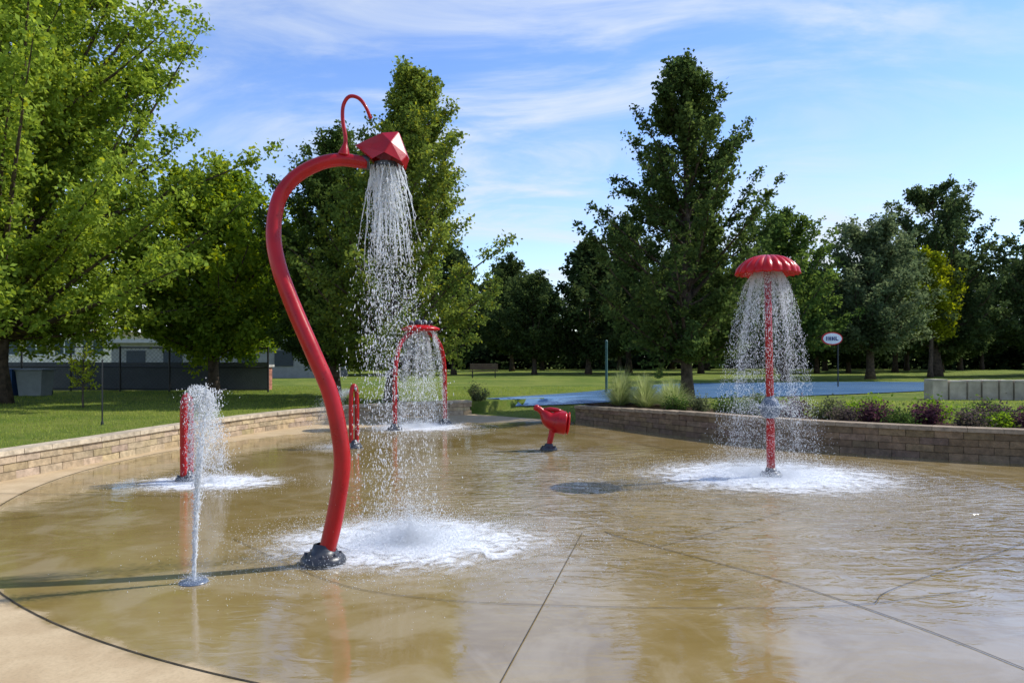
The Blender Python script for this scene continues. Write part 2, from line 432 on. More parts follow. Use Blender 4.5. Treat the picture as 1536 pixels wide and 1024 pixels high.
# mid-distance named trees on the right
build_tree('deciduous_tree',(15.5,42,gz(15.5,42)),9.6,2,3.4,oval,30000,.2,(.03,.056,.016),(.065,.10,.022),trunk_r=.2,nprim=60,nsec=10,seed=41,spread=.22,twigs=False)
build_tree('willow_tree',(21.8,45,gz(21.8,45)),9.6,2.2,3.8,[(0,.8),(.2,1),(.5,1),(.8,.75),(1,.3)],45000,.2,(.04,.062,.028),(.078,.10,.05),trunk_r=.24,nprim=80,nsec=12,seed=42,spread=.25,twigs=False)
build_tree('deciduous_tree',(30.5,53,gz(30.5,53)),13.6,2.5,5.2,oval,42000,.24,(.026,.045,.018),(.058,.08,.03),trunk_r=.28,nprim=70,nsec=11,seed=43,spread=.22,secl=.22,twigs=False)
build_tree('deciduous_tree',(28.0,49.5,gz(28.0,49.5)),8.4,3.,2.0,oval,12000,.22,(.10,.13,.01),(.19,.21,.02),trunk_r=.15,nprim=40,nsec=8,seed=44,spread=.25,twigs=False)
build_tree('deciduous_tree',(38.,52,gz(38,52)),11.5,2.5,4.5,oval,32000,.24,(.026,.045,.018),(.058,.08,.03),trunk_r=.28,nprim=60,nsec=10,seed=45,spread=.24,twigs=False)
# distant trees: one instanced collection
e,a1,b1=build_tree('distant_treeline',(0,70,.3),10.5,2.2,3.6,oval,17000,.3,(.020,.034,.013),(.046,.066,.02),trunk_r=.22,nprim=50,nsec=9,seed=51,spread=.3,twigs=False)
e2,a2,b2=build_tree('tmp',(0,70,.3),9.5,1.5,3.4,conic,17000,.3,(.017,.03,.012),(.038,.055,.018),trunk_r=.2,nprim=50,nsec=9,seed=52,spread=.3,twigs=False)
for q in (a2,b2): 
    q.parent=e; q.matrix_parent_inverse=Matrix.Translation((0,-70,-.3)); q.matrix_world=Matrix.Translation((-6,3,0))
bpy.data.objects.remove(e2)
lay=[]
for k in range(24): lay.append((-44+k*4.1+rng.normal(0,1),rng.uniform(54,62),rng.uniform(.75,1.15)))
for k in range(30): lay.append((-72+k*5.4+rng.normal(0,1.2),rng.uniform(72,84),rng.uniform(.95,1.25)))
for k in range(12): lay.append((-100+k*17+rng.normal(0,2),rng.uniform(95,105),rng.uniform(1.1,1.4)))
for i,(x,y,s) in enumerate(lay):
    if y<64 and (x<-18): continue
    if y<64 and 18<x<42: y+=6
    pr=(a1,b1) if i%2 else (a2,b2)
    ang=rng.uniform(0,6.28)
    Mx=Matrix.Translation((x,y,gz(x,y)-.3*s))@Matrix.Rotation(ang,4,'Z')@Matrix.Diagonal((s,s,s*rng.uniform(.85,1.1),1))@Matrix.Translation((0,-70,0))
    for q in pr:
        o=bpy.data.objects.new(q.name.split('.')[0],q.data); COL.objects.link(o); o.parent=e; o.matrix_parent_inverse=Matrix.Translation((0,-70,-.3)); o.matrix_basis=Mx
# distant understory hedge
n=50000
hx=rng.uniform(-80,110,n);hy=86+rng.normal(0,2.5,n);hz=.2+rng.random(n)**.8*(3.2+1.2*np.sin(hx*.4)+rng.normal(0,.5,n))
tt=np.array((.013,.022,.009))*rng.uniform(.6,1.5,(n,1))
V,F,C=leaves_from(np.stack([hx,hy,hz],1),.7,tt); mesh_obj('distant_hedge',V,F,M_leaf,C)

# ------------------------------------------------------------ shrubs, grass
def shrub(name,x,y,r,hh,n,ls,cA,cB):
    z=gz(x,y); st=MB();pts=[];ti=[];cA=np.array(cA)*.9;cB=np.array(cB)*.9
    for i in range(26):
        a=rng.uniform(0,6.28);rr_=r*math.sqrt(rng.random());zz=hh*(1-.55*(rr_/r)**2)*rng.uniform(.7,1.1)
        p=np.array([x+rr_*math.cos(a),y+rr_*math.sin(a),z+zz]);p0=np.array([x+rr_*.3*math.cos(a),y+rr_*.3*math.sin(a),z-.02])
        V,F=tube(np.array([p0,(p0+p)/2+rng.normal(0,.02,3),p]),[.009,.006,.003],4,False);st.add(V,F)
        m_=n//26;v=rng.random(m_)**.6
        pts.append(p0+(p-p0)*v[:,None]+rng.normal(0,.055,(m_,3))*(.4+v)[:,None]); k=rng.random()
        mv=np.clip(k+rng.normal(0,.2,m_),0,1)[:,None];ti.append((cA*(1-mv)+cB*mv)*rng.uniform(.75,1.25,(m_,1)))
    V,F,C=leaves_from(np.concatenate(pts),ls,np.concatenate(ti),.8)
    group(name,(x,y,z),[st.obj('stems',M_bark),mesh_obj('leaves',V,F,M_leaf,C)])
purple=((.035,.015,.022),(.07,.035,.038)); dk=((.03,.055,.016),(.055,.095,.022)); br=((.07,.13,.014),(.13,.21,.025)); gy_=((.06,.07,.035),(.10,.12,.055)); pur2=((.05,.035,.04),(.075,.07,.04))
for (x,y,r,hh_,n,ls,c) in [
 (4.75,16.0,.4,.42,1500,.06,dk),(5.2,15.4,.38,.42,1500,.06,dk),(5.75,15.1,.42,.40,1600,.055,purple),(5.5,16.4,.45,.5,1600,.06,gy_),(6.3,14.7,.42,.42,1600,.055,gy_),
 (6.9,14.1,.4,.38,1500,.055,purple),(7.2,14.9,.5,.5,1800,.06,br),(7.8,13.9,.45,.40,1700,.055,purple),(8.3,14.6,.4,.45,1500,.06,br),(8.8,13.5,.5,.42,1900,.06,pur2),
 (9.2,14.3,.45,.4,1500,.06,dk),(9.0,12.6,.42,.36,1500,.055,purple),(9.9,13.4,.6,.62,2700,.09,br),(10.3,12.5,.55,.55,2400,.09,br),(11.2,13.0,.6,.6,2400,.09,dk),(8.0,12.9,.35,.28,1200,.05,pur2),(7.0,13.3,.32,.28,1200,.05,dk),
 (6.2,13.9,.33,.3,1200,.05,pur2),(11.0,12.0,.5,.45,1700,.08,br),(4.3,16.8,.35,.35,1200,.05,gy_),(3.8,16.9,.35,.32,1200,.05,dk),(8.5,13.0,.3,.3,1000,.05,br),(9.6,12.1,.35,.3,1100,.05,dk)]:
    shrub('garden_shrub',x,y,r,hh_,n,ls,*c)
shrub('garden_shrub',-1.1,22.9,.4,.5,1200,.06,*gy_)
def ribbons(roots,tips,w,cA,cB,sag=.25,name='ornamental_grass'):
    n=len(roots);V=[];k=5
    d=tips-roots;side=np.cross(d,[0,0,1.0])+rng.normal(0,.02,(n,3));side/=np.linalg.norm(side,axis=1)[:,None]
    L=[]
    for i in range(k):
        u=i/(k-1);p=roots+d*u;p[:,2]=roots[:,2]+d[:,2]*(1-(1-u)**2)*1.0;ww=w*(1-u*.85)
        L.append(np.stack([p-side*ww,p+side*ww],1))
    V=np.stack(L,1).reshape(-1,3)
    base=(np.arange(n)*2*k)[:,None]
    F=np.concatenate([base+np.array([2*i,2*i+1,2*i+3,2*i+2]) for i in range(k-1)],0)
    mv=rng.random((n,1));c=np.array(cA)*(1-mv)+np.array(cB)*mv
    return mesh_obj(name,V,F,M_leaf,np.repeat(c,2*k,axis=0))
def grass_clump(x,y,r,hh_,n):
    z=gz(x,y);a=rng.uniform(0,6.28,n);q=rng.random(n)
    ro=np.stack([x+.12*r*np.cos(a)*q,y+.12*r*np.sin(a)*q,np.full(n,z-.02)],1)
    ti=np.stack([x+r*np.cos(a)*(.2+.8*q),y+r*np.sin(a)*(.2+.8*q),z+hh_*(1.05-.75*q)*rng.uniform(.55,1.15,n)],1)
    ribbons(ro,ti,.005,(.09,.13,.035),(.23,.25,.12))
for (x,y) in [(2.75,19.0),(3.3,18.4),(3.9,17.8),(3.0,19.9),(4.0,18.9),(3.5,19.4)]: grass_clump(x,y,.85,rng.uniform(.65,.95),900)
# lawn blades
n=170000
bx=rng.uniform(-17,24,n);by=rng.uniform(8,34,n)
hz,sdv,lb=terr(bx,by,True)
ok=(sdv>.36)&~((lb==2)&(sdv<2.3))&~((by>22.4)&(by<1.35*bx+26)&(bx>-1.0))&(np.abs(bx)<by*.75+2)
bx,by,hz=bx[ok],by[ok],hz[ok];n=len(bx)
a=rng.uniform(0,6.28,n);hb=rng.uniform(.03,.075,n)
r0=np.stack([bx,by,hz-.01],1);sd_=np.stack([np.cos(a),np.sin(a),0*a],1)*.008
tp=r0+np.stack([rng.normal(0,.02,n),rng.normal(0,.02,n),hb],1)
V=np.stack([r0-sd_,r0+sd_,tp],1).reshape(-1,3);F=np.arange(3*n).reshape(n,3)
mv=rng.random((n,1));c=np.array((.085,.13,.02))*(1-mv)+np.array((.19,.22,.05))*mv
mesh_obj('lawn_grass',V,F,M_leaf,np.repeat(c,3,axis=0))

# sapling
build_tree('sapling_tree',(-11.6,20,gz(-11.6,20)),1.35,.55,.32,oval,900,.07,(.15,.19,.02),(.24,.27,.03),trunk_r=.015,nprim=14,nsec=4,seed=61,spread=.04,secl=.4)

# ------------------------------------------------------------ background structures
f=MB();fy=28.5
xs=np.arange(-36,-8.9,1.9)
for x in xs:
    z=gz(x,fy);V,F=tube([(x,fy,z-.1),(x,fy,z+1.75)],.04,8);f.add(V,F)
for zz in (1.7,.95,.1):
    V,F=tube([(x,fy,gz(x,fy)+zz) for x in xs],.026,6);f.add(V,F)
zm=gz(-20,fy)
for k in np.arange(-37,-9,.16):
    for sg in (1,-1):
        x0,x1=(k,k+1.6) if sg>0 else (k+1.6,k)
        if max(x0,x1)>xs[-1] : continue
        V,F=tube([(x0,fy+.03,zm+.1),(x1,fy+.03,zm+1.7)],.0045,3,False);f.add(V,F)
fence=f.obj('rails_posts_and_mesh',M_black)
sc=MB();V,F=box(-37,-9.6,fy+.6,fy+.62,zm,zm+1.1);sc.add(V,F,(.10,.11,.125));s_o=sc.obj('windscreen',M_paint,col=True)
group('chain_link_fence',(-20,fy,zm),[fence,s_o])
bd=MB();bz=.2
def addb(mb,x0,x1,y0,y1,z0,z1,c): 
    V,F=box(x0,x1,y0,y1,z0,z1);mb.add(V,F,c)
addb(bd,-62,-31,58,74,bz,3.7,(.78,.72,.60))
walls=bd.obj('walls',M_paint,col=True)
rf=MB();V=[(-62.6,57.2,3.7),(-30.4,57.2,3.7),(-30.4,74.8,3.7),(-62.6,74.8,3.7),(-60,66,6.4),(-33,66,6.4)]
rf.add(V,[(0,1,5,4),(1,2,5),(2,3,4,5),(3,0,4)],(.55,.56,.57)); roof=rf.obj('roof',M_paint,col=True)
wn=MB()
for x in np.arange(-60,-33,2.2):
    addb(wn,x,x+1.5,57.93,57.99,1.9,3.0,(.08,.12,.13))
    addb(wn,x-.08,x+1.58,57.88,57.92,1.8,1.89,(.8,.8,.78)); addb(wn,x-.08,x+1.58,57.88,57.92,3.01,3.1,(.8,.8,.78))
    addb(wn,x+.7,x+.8,57.89,57.925,1.9,3.0,(.8,.8,.78))
addb(wn,-62.7,-30.3,57.0,57.15,3.4,3.72,(.82,.82,.8))
wins=wn.obj('windows_and_fascia',M_paint,col=True)
group('school_building',(-46,66,bz),[walls,roof,wins])
b2=MB();addb(b2,-26,-12,48,54,.2,2.6,(.26,.26,.25));w2=b2.obj('walls',M_paint,col=True)
b3=MB();addb(b3,-26.4,-11.6,47.6,54.4,2.602,2.85,(.40,.40,.40));w3=b3.obj('roof',M_paint,col=True)
b4=MB()
for x in np.arange(-25,-13,2.4): addb(b4,x,x+1.2,47.94,47.99,1.1,2.1,(.04,.05,.06))
w4=b4.obj('windows',M_paint,col=True); group('park_building',(-19,51,.2),[w2,w3,w4])
bp=MB();z=gz(-10.3,30)
for k in range(11):
    for j in range(3):
        x0=-10.65+j*.235;addb(bp,x0,x0+.225,30,30.7,z+k*.085,z+k*.085+.077,np.array((.36,.15,.10))*rng.uniform(.8,1.2))
a_=bp.obj('brick_body',M_block,col=True)
bc=MB();addb(bc,-10.72,-9.88,29.93,30.77,z+.937,z+1.03,(.4,.38,.34));b_=bc.obj('stone_cap',M_concrete,col=True)
group('brick_pillar',(-10.3,30.3,z),[a_,b_])
def bin_(x,y,c,wd,name):
    z=gz(x,y);q=MB();
    V=[(x-wd*.42,y-.3,z),(x+wd*.42,y-.3,z),(x+wd*.42,y+.3,z),(x-wd*.42,y+.3,z),(x-wd*.5,y-.36,z+.85),(x+wd*.5,y-.36,z+.85),(x+wd*.5,y+.36,z+.85),(x-wd*.5,y+.36,z+.85)]
    q.add(V,[(3,2,1,0),(4,5,6,7),(0,1,5,4),(1,2,6,5),(2,3,7,6),(3,0,4,7)],c);bo=q.obj('body',M_paint,col=True)
    q=MB();V,F=box(x-wd*.54,x+wd*.54,y-.4,y+.4,z+.853,z+.92);q.add(V,F,np.array(c)*.7);V,F=tube([(x-wd*.4,y+.44,z+.88),(x+wd*.4,y+.44,z+.88)],.02,6);q.add(V,F,np.array(c)*.5)
    lo=q.obj('lid',M_paint,col=True)
    q=MB()
    for sx_ in (-.35,.35):
        V,F=tube([(x+sx_*wd-.03,y+.36,z+.09),(x+sx_*wd+.03,y+.36,z+.09)],.09,12);q.add(V,F)
    wo=q.obj('wheels',M_black); group(name,(x,y,z),[bo,lo,wo])
bin_(-17.3,25.5,(.02,.07,.2),.6,'recycling_bin');bin_(-16.5,25.6,(.25,.27,.27),.9,'trash_bin')
def pole(name,x,y,hh_,r,mat):
    z=gz(x,y);q=MB();V,F=tube([(x,y,z-.1),(x,y,z+hh_)],r,10);q.add(V,F)
    V,F=lathe([(0,hh_+.02+r),(r*.8,hh_+.01+r*.5),(r*1.1,hh_),(r*1.1,hh_-.03)],(x,y,z),10);q.add(V,F)
    V,F=lathe([(r*1.1,.08),(r*1.8,.05),(r*2,-.02)],(x,y,z),12);q.add(V,F)
    return q.obj(name,mat,smooth=False)
pole('marker_post',-8.2,14.8,1.28,.014,M_black)
M_teal=mat_basic('green_metal',(.04,.11,.09),.5)
pole('lamp_post',3.6,28.2,1.95,.05,M_teal)
# oval sign
SY=33.0;z=gz(14.3,SY);sg=MB();SX=14.27
V,F=tube([(SX+.3,SY+.05,z-.1),(SX+.3,SY+.05,z+2.15)],.03,8);p_=MB();p_.add(V,F);po=p_.obj('post',M_black)
def ell(cx,cz,rx,rz,y0,y1,c,mb,n=40):
    a=np.linspace(0,2*math.pi,n,endpoint=False);V=[(cx+rx*math.cos(q),y0,cz+rz*math.sin(q)) for q in a]+[(cx+rx*math.cos(q),y1,cz+rz*math.sin(q)) for q in a]
    F=[tuple(range(n)),tuple(range(n,2*n))[::-1]]+[(j,(j+1)%n,n+(j+1)%n,n+j) for j in range(n)];mb.add(V,F,c)
cz=z+2.17
ell(SX,cz,.46,.29,SY-.05,SY,(.55,.03,.03),sg);ell(SX,cz,.41,.24,SY-.07,SY-.052,(.82,.82,.82),sg)
so=sg.obj('oval_panel',M_paint,col=True)
lt=MB()
def bar(x0,x1,z0,z1): addb(lt,SX+x0*.82,SX+x1*.82,SY-.095,SY-.075,cz+z0*.85,cz+z1*.85,(.03,.04,.15))
bar(-.34,-.29,-.1,.1)
for q in (-.22,-.03):
    bar(q,q+.045,-.1,.1);bar(q+.047,q+.13,-.02,.025);bar(q+.1,q+.14,.03,.1);bar(q+.1,q+.14,-.1,-.022)
bar(.16,.21,-.1,.1);bar(.212,.31,-.1,-.06)
lo=lt.obj('lettering',M_paint,col=True);group('oval_sign',(SX,SY,z),[po,so,lo])
# park bench in the distance
q=MB();x,y=-1.8,47;z=gz(x,y)
for k in range(4): addb(q,x-.9,x+.9,y+k*.11,y+k*.11+.09,z+.42,z+.46,(.12,.08,.05))
for k in range(3): addb(q,x-.9,x+.9,y+.46,y+.49,z+.55+k*.13,z+.65+k*.13,(.12,.08,.05))
for s_ in (-.75,.7): addb(q,x+s_,x+s_+.05,y+.05,y+.1,z,z+.418,(.03,.03,.03));addb(q,x+s_,x+s_+.05,y+.495,y+.54,z,z+.95,(.03,.03,.03))
q.obj('park_bench',M_paint,col=True)

# ------------------------------------------------------------ water particles
def drops(P,D,L,r):
    n=len(P);D=D/(np.linalg.norm(D,axis=1)[:,None]+1e-9)
    u=np.cross(D,rng.normal(size=(n,3)));u/=np.linalg.norm(u,axis=1)[:,None]+1e-9;v=np.cross(D,u)
    L=L[:,None];r=r[:,None]
    V=np.stack([P+D*L,P-D*L,P+u*r,P+v*r,P-u*r,P-v*r],1).reshape(-1,3)
    t_=np.array([(0,2,3),(0,3,4),(0,4,5),(0,5,2),(1,3,2),(1,4,3),(1,5,4),(1,2,5)])
    F=(np.arange(n)[:,None,None]*6+t_[None]).reshape(-1,3)
    return V,F
def drop_obj(name,parts,mat=None):
    Vs=[];Fs=[];n=0
    for P,D,L,r in parts:
        V,F=drops(P,D,L,r);Vs.append(V);Fs.append(F+n);n+=len(V)
    return mesh_obj(name,np.concatenate(Vs),np.concatenate(Fs),mat or M_spray,smooth=True)
G=9.8
def splash(cx,cy,R,n,hmax,r0=.0,rad=(.0012,.004),ex=1.0):
    a=rng.uniform(0,6.28,n);rr_=r0+np.abs(rng.normal(0,R*.5,n));z=.006+rng.exponential(hmax*.3,n)*np.exp(-(rr_/R)**2*.8)
    P=np.stack([cx+rr_*np.cos(a)*ex,cy+rr_*np.sin(a),z],1)
    D=np.stack([np.cos(a)*.6,np.sin(a)*.6,rng.normal(.4,.8,n)],1)
    r=rng.uniform(rad[0],rad[1],n)*rng.uniform(.4,1,n)
    return P,D,r*rng.uniform(1,2.5,n),r
def foam(name,cx,cy,rx,ry,seed=0,dens=1.):
    n=64;rg=14;a=np.linspace(0,2*math.pi,n,endpoint=False);V=[(cx,cy,.014)];A=[0.]
    for k in range(1,rg+1):
        for q in a: V.append((cx+rx*k/rg*math.cos(q),cy+ry*k/rg*math.sin(q),.014+.0));A.append(k/rg)
    F=[(0,1+j,1+(j+1)%n) for j in range(n)]+[(1+k*n+j,1+(k+1)*n+j,1+(k+1)*n+(j+1)%n,1+k*n+(j+1)%n) for k in range(rg-1) for j in range(n)]
    return mesh_obj(name,V,F,M_foam,attrs={'rad':A})
m,t=newmat('foam')
pos=t.n('ShaderNodeTexCoord').outputs['Object'];rad=t.n('ShaderNodeAttribute',attribute_name='rad').outputs['Fac']
nz=t.noise(pos,5,6,.75,1.0);nz2=t.noise(pos,60,3,.6)
v=t.math('ADD',t.math('SUBTRACT',1.05,rad),t.math('MULTIPLY',t.math('SUBTRACT',nz,.5),2.2))
al=t.math('MULTIPLY',t.ramp(v,.12,.85,0,.95),t.ramp(nz2,.3,.6,.6,1.)); al=t.math('MULTIPLY',al,t.ramp(rad,1.,.5,0,1))
t.out(t.n('ShaderNodeMixShader',{0:al,1:t.n('ShaderNodeBsdfTransparent').outputs[0],2:t.n('ShaderNodeBsdfDiffuse',{'Color':(.9,.92,.94,1)}).outputs[0]}).outputs[0])
M_foam=m

def boot(c,r,hh_,name='rubber_base'):
    prof=[(r*1.0,0),(r*1.02,.02*hh_/.14),(r*.95,hh_*.35),(r*.82,hh_*.5),(r*.6,hh_*.55),(r*.5,hh_*.75),(r*.42,hh_),(r*.3,hh_*1.03)]
    w=MB();V,F=lathe(prof,c,32);w.add(V,F)
    for k in range(8):
        q=k*math.pi/4+.2;V,F=lathe([(0,.02),(.011,.018),(.014,0)],(c[0]+r*.76*math.cos(q),c[1]+r*.76*math.sin(q),c[2]+hh_*.5),8);w.add(V,F)
    return w.obj(name,M_boot,smooth=True)

# --- 1. serpentine cane
pipe=catmull([(-1.545,6.09,.03),(-1.525,6.09,.10),(-1.454,6.09,.411),(-1.402,6.1,.793),(-1.425,6.1,1.068),(-1.50,6.1,1.398),(-1.637,6.1,1.727),(-1.812,6.13,2.114),(-1.939,6.15,2.448),(-1.993,6.18,2.73),(-1.959,6.21,3.015),(-1.847,6.25,3.203),(-1.663,6.3,3.335),(-1.478,6.36,3.392),(-1.26,6.42,3.38)],8)
V,F=tube(pipe,np.interp(np.linspace(0,1,len(pipe)),[0,.12,.5,1],[.066,.07,.066,.055]),24);w=MB();w.add(V,F);p1=w.obj('bent_pipe',M_red,smooth=True)
cw=catmull([(-1.448,6.36,3.43),(-1.438,6.36,3.50),(-1.433,6.36,3.59),(-1.456,6.36,3.734),(-1.45,6.36,3.86),(-1.40,6.36,3.935),(-1.325,6.38,3.93),(-1.262,6.38,3.855),(-1.222,6.4,3.757)],6)
V,F=tube(cw,np.interp(np.linspace(0,1,len(cw)),[0,.08,.18,1],[.055,.04,.017,.015]),12);w=MB();w.add(V,F);p2=w.obj('curled_antenna',M_red,smooth=True)
w=MB()
yc=6.45
T_=[(-1.37,yc-.02,3.54),(-1.13,yc-.05,3.64),(-.985,yc-.02,3.66),(-.905,yc-.05,3.44),(-.945,yc-.12,3.37),(-1.08,yc-.20,3.43),(-1.20,yc-.13,3.39),(-1.20,yc+.16,3.39),(-.945,yc+.16,3.37),(-.905,yc+.08,3.44),(-1.10,yc+.20,3.43),(-1.03,yc-.16,3.53)]
w.add(T_,[(0,11,1),(1,11,2),(2,11,3),(3,11,4),(4,11,5),(5,11,0),(5,0,6),(6,0,7),(7,0,10),(10,0,1),(10,1,2),(10,2,9),(9,2,3),(9,3,4),(4,8,9),(10,9,8),(10,8,7)])
hood=w.obj('faceted_hood',M_red)
bv=hood.modifiers.new('b','BEVEL');bv.width=.008;bv.segments=2
w=MB();V,F=tube([(-1.30,6.42,3.385),(-1.24,6.43,3.385)],.062,20);w.add(V,F);V,F=tube([(-1.10,6.45,3.39),(-1.10,6.45,3.35)],.1,20);w.add(V,F);col_=w.obj('nozzle_collar',M_boot,smooth=False)
bt=boot((-1.555,6.09,0),.185,.16)
parts=[];sw=MB()
for i in range(130):
    a=rng.uniform(0,6.28);q=math.sqrt(rng.random());p0=np.array([-1.09+.14*q*math.cos(a),6.45+.10*q*math.sin(a),3.37])
    vx=rng.normal(.09,.20)+.20*q*math.cos(a);vy=rng.normal(.22,.2);vz=-1.0
    tm=(-1.0+math.sqrt(1+2*G*3.36))/G
    ts=np.linspace(0,rng.uniform(.10,.34),11)
    if i<90:
        st=np.stack([p0[0]+vx*ts+rng.normal(0,.005,11),p0[1]+vy*ts,p0[2]+vz*ts-.5*G*ts**2],1)
        V,F=tube(st,np.linspace(.0055,.0018,11)*rng.uniform(.4,1.5,11),5);sw.add(V,F)
    nn=int(rng.uniform(25,120));tt=tm*rng.random(nn)**.75
    cl=rng.random(8)*tm; tt=np.where(rng.random(nn)<.5,np.clip(cl[rng.integers(0,8,nn)]+rng.normal(0,.012,nn),0,tm),tt)
    js=rng.normal(0,.013,(nn,3))*(.4+3.2*tt[:,None])
    P=np.stack([p0[0]+vx*tt,p0[1]+vy*tt,p0[2]+vz*tt-.5*G*tt**2],1)+js
    D=np.stack([np.full(nn,vx),np.full(nn,vy),vz-G*tt],1)
    r=rng.uniform(.0016,.0056,nn)*rng.uniform(.5,1,nn);parts.append((P,D,r*rng.uniform(1.2,5,nn),r))
nn=9000;tt=.68*rng.random(nn)**.8;P=np.stack([-1.09+rng.normal(.09,.26,nn)*tt+rng.normal(0,.06,nn),6.45+rng.normal(.22,.25,nn)*tt,3.35-tt-.5*G*tt**2],1);r=rng.uniform(.0010,.0022,nn);k=P[:,2]>0;parts.append((P[k],rng.normal(size=(k.sum(),3)),r[k],r[k]))
nn=400;tt=rng.uniform(.1,.75,nn);vx=rng.normal(.2,.3,nn);P=np.stack([-1.1+vx*tt,6.45+rng.normal(.2,.2,nn)*tt,3.37-1*tt-.5*G*tt**2],1)
r=rng.uniform(.003,.007,nn);k=P[:,2]>0;parts.append((P[k],rng.normal(size=(int(k.sum()),3)),r[k]*1.5,r[k]))
parts.append(splash(-.93,6.75,1.25,52000,.18,rad=(.001,.0038),ex=1.25));parts.append(splash(-.93,6.75,.7,30000,.38,rad=(.001,.004)));parts.append(splash(-.97,6.72,1.7,2500,.6,rad=(.0015,.0035)))
fw=drop_obj('falling_water_drops',parts);st_=sw.obj('water_strands',M_spray,smooth=True)
fo=foam('splash_foam',-.93,6.78,1.7,1.3)
group('curved_shower_pipe',(-1.555,6.09,0),[p1,p2,hood,col_,bt,fw,st_,fo])

# --- 2. umbrella
ux,uy=3.67,10.48
w=MB();V,F=tube([(ux,uy,.05),(ux-.01,uy,.8),(ux-.03,uy,1.9),(ux-.05,uy,3.0)],[.06,.056,.05,.048],20);w.add(V,F);pl=w.obj('pole',M_red,smooth=True)
w=MB();V,F=lathe([(.05,.0),(.11,.02),(.135,.08),(.14,.14),(.13,.2),(.1,.26),(.06,.3),(.05,.33)],(ux-.012,uy,.83),28);w.add(V,F)
for k in range(6):
    q=k*math.pi/3+.3;V,F=tube([(ux-.012+.12*math.cos(q),uy+.12*math.sin(q),.97),(ux-.012+.17*math.cos(q),uy+.17*math.sin(q),.975)],.018,8);w.add(V,F)
nz_=w.obj('nozzle_ball',M_bluegrey,smooth=True)
ng=20;sides=ng*10;a=np.linspace(0,2*math.pi,sides,endpoint=False);V=[];F=[]
prof=[(0.001,.265),(.06,.262),(.14,.248),(.22,.222),(.30,.18),(.37,.125),(.415,.07),(.437,.02),(.432,.0),(.415,.02),(.35,.09),(.25,.15),(.1,.19),(.04,.195)]
rib=np.abs(np.cos(a*ng/2))
for i,(r,z) in enumerate(prof):
    amp=.05*min(1,r/.3) if i<9 else .03
    sc_=1+amp*rib-amp*.5
    zz=z-(.014*rib*(r/.44)**3 if i>=7 and i<10 else 0*a)+(.016*rib*min(1,r/.2) if i<7 else 0)
    V.append(np.stack([ux-.05+r*sc_*np.cos(a),uy+r*sc_*np.sin(a),2.87+zz],1))
for i in range(len(prof)-1):
    for j in range(sides): k=(j+1)%sides;F.append((i*sides+j,(i+1)*sides+j,(i+1)*sides+k,i*sides+k))
F.append(tuple(range(sides)))
w=MB();w.add(np.concatenate(V),F);cap=w.obj('scalloped_canopy',M_redcap,smooth=True)
bt=boot((ux,uy,0),.16,.13)
parts=[]
njet=64
for i in range(njet):
    a=2*math.pi*i/njet+rng.normal(0,.03);vo=rng.uniform(.3,.85);p0=np.array([ux-.05+.16*math.cos(a),uy+.16*math.sin(a),2.9]);vz=-.3
    tm=(-.3+math.sqrt(.09+2*G*2.9))/G;nn=420;tt=tm*rng.random(nn)**.8
    P=np.stack([p0[0]+vo*math.cos(a)*tt,p0[1]+vo*math.sin(a)*tt,p0[2]+vz*tt-.5*G*tt**2],1)+rng.normal(0,.012,(nn,3))*(.3+4.5*tt[:,None])
    D=np.stack([np.full(nn,vo*math.cos(a)),np.full(nn,vo*math.sin(a)),vz-G*tt],1)
    r=rng.uniform(.0014,.0042,nn);k=P[:,2]>.005;parts.append((P[k],D[k],(r*rng.uniform(1.5,6,nn)*(1.2-tt/tm*.7))[k],(r*(1-.3*tt/tm))[k]))
nn=4000;a=rng.uniform(0,6.28,nn);tt=rng.uniform(0,.45,nn);vo=rng.uniform(.4,2.0,nn)
P=np.stack([ux+(.15+vo*tt)*np.cos(a),uy+(.15+vo*tt)*np.sin(a),1.0+rng.normal(.4,.5,nn)*tt-.5*G*tt**2],1);k=P[:,2]>.01
r=rng.uniform(.0018,.004,nn);parts.append((P[k],rng.normal(size=(k.sum(),3)),r[k]*1.8,r[k]))
parts.append(splash(ux,uy,2.0,50000,.16,.15,rad=(.0015,.0042)));parts.append(splash(ux,uy,1.0,20000,.38,.2,rad=(.0015,.004)))
fw=drop_obj('falling_water_drops',parts);fo=foam('splash_foam',ux,uy,2.4,2.0)
group('umbrella_shower',(ux,uy,0),[pl,nz_,cap,bt,fw,fo])

# --- 3. arch shower with dish
L0=np.array([-2.71,17.1]);R0=np.array([-1.68,18.5]);C0=(L0+R0)/2
def ap(s,z): p=C0+(R0-C0)*s; return (p[0],p[1],z)
w=MB()
for sgn in (-1,1):
    P=catmull([ap(sgn,0.03),ap(sgn*1.0,.9),ap(sgn*.97,1.5),ap(sgn*.82,1.95),ap(sgn*.5,2.22),ap(sgn*.15,2.32)],8)
    V,F=tube(P,.052,16);w.add(V,F)
ar=w.obj('arch_legs',M_red,smooth=True)
w=MB();V,F=lathe([(0,.0),(.2,.005),(.4,.02),(.46,.05),(.455,.085),(.35,.13),(.2,.16),(0.001,.17)],(C0[0],C0[1],2.3),40);w.add(V,F);di=w.obj('dish',M_redcap,smooth=True)
w=MB()
for (dx,dy,r) in [(-.22,0,.07),(-.08,.05,.09),(.08,-.03,.085),(.22,.04,.075),(0,-.12,.06)]:
    V,F=lathe([(0,-r*.6),(r*.8,-r*.6),(r,0),(r*.8,r*.6),(r*.3,r),(.001,r*1.05)],(C0[0]+dx,C0[1]+dy,2.3+.17+r*.5),14);w.add(V,F)
nz_=w.obj('spray_nozzles',M_boot,smooth=True)
b1_=boot((L0[0],L0[1],0),.17,.16);b2_=boot((R0[0],R0[1],0),.17,.16)
parts=[]
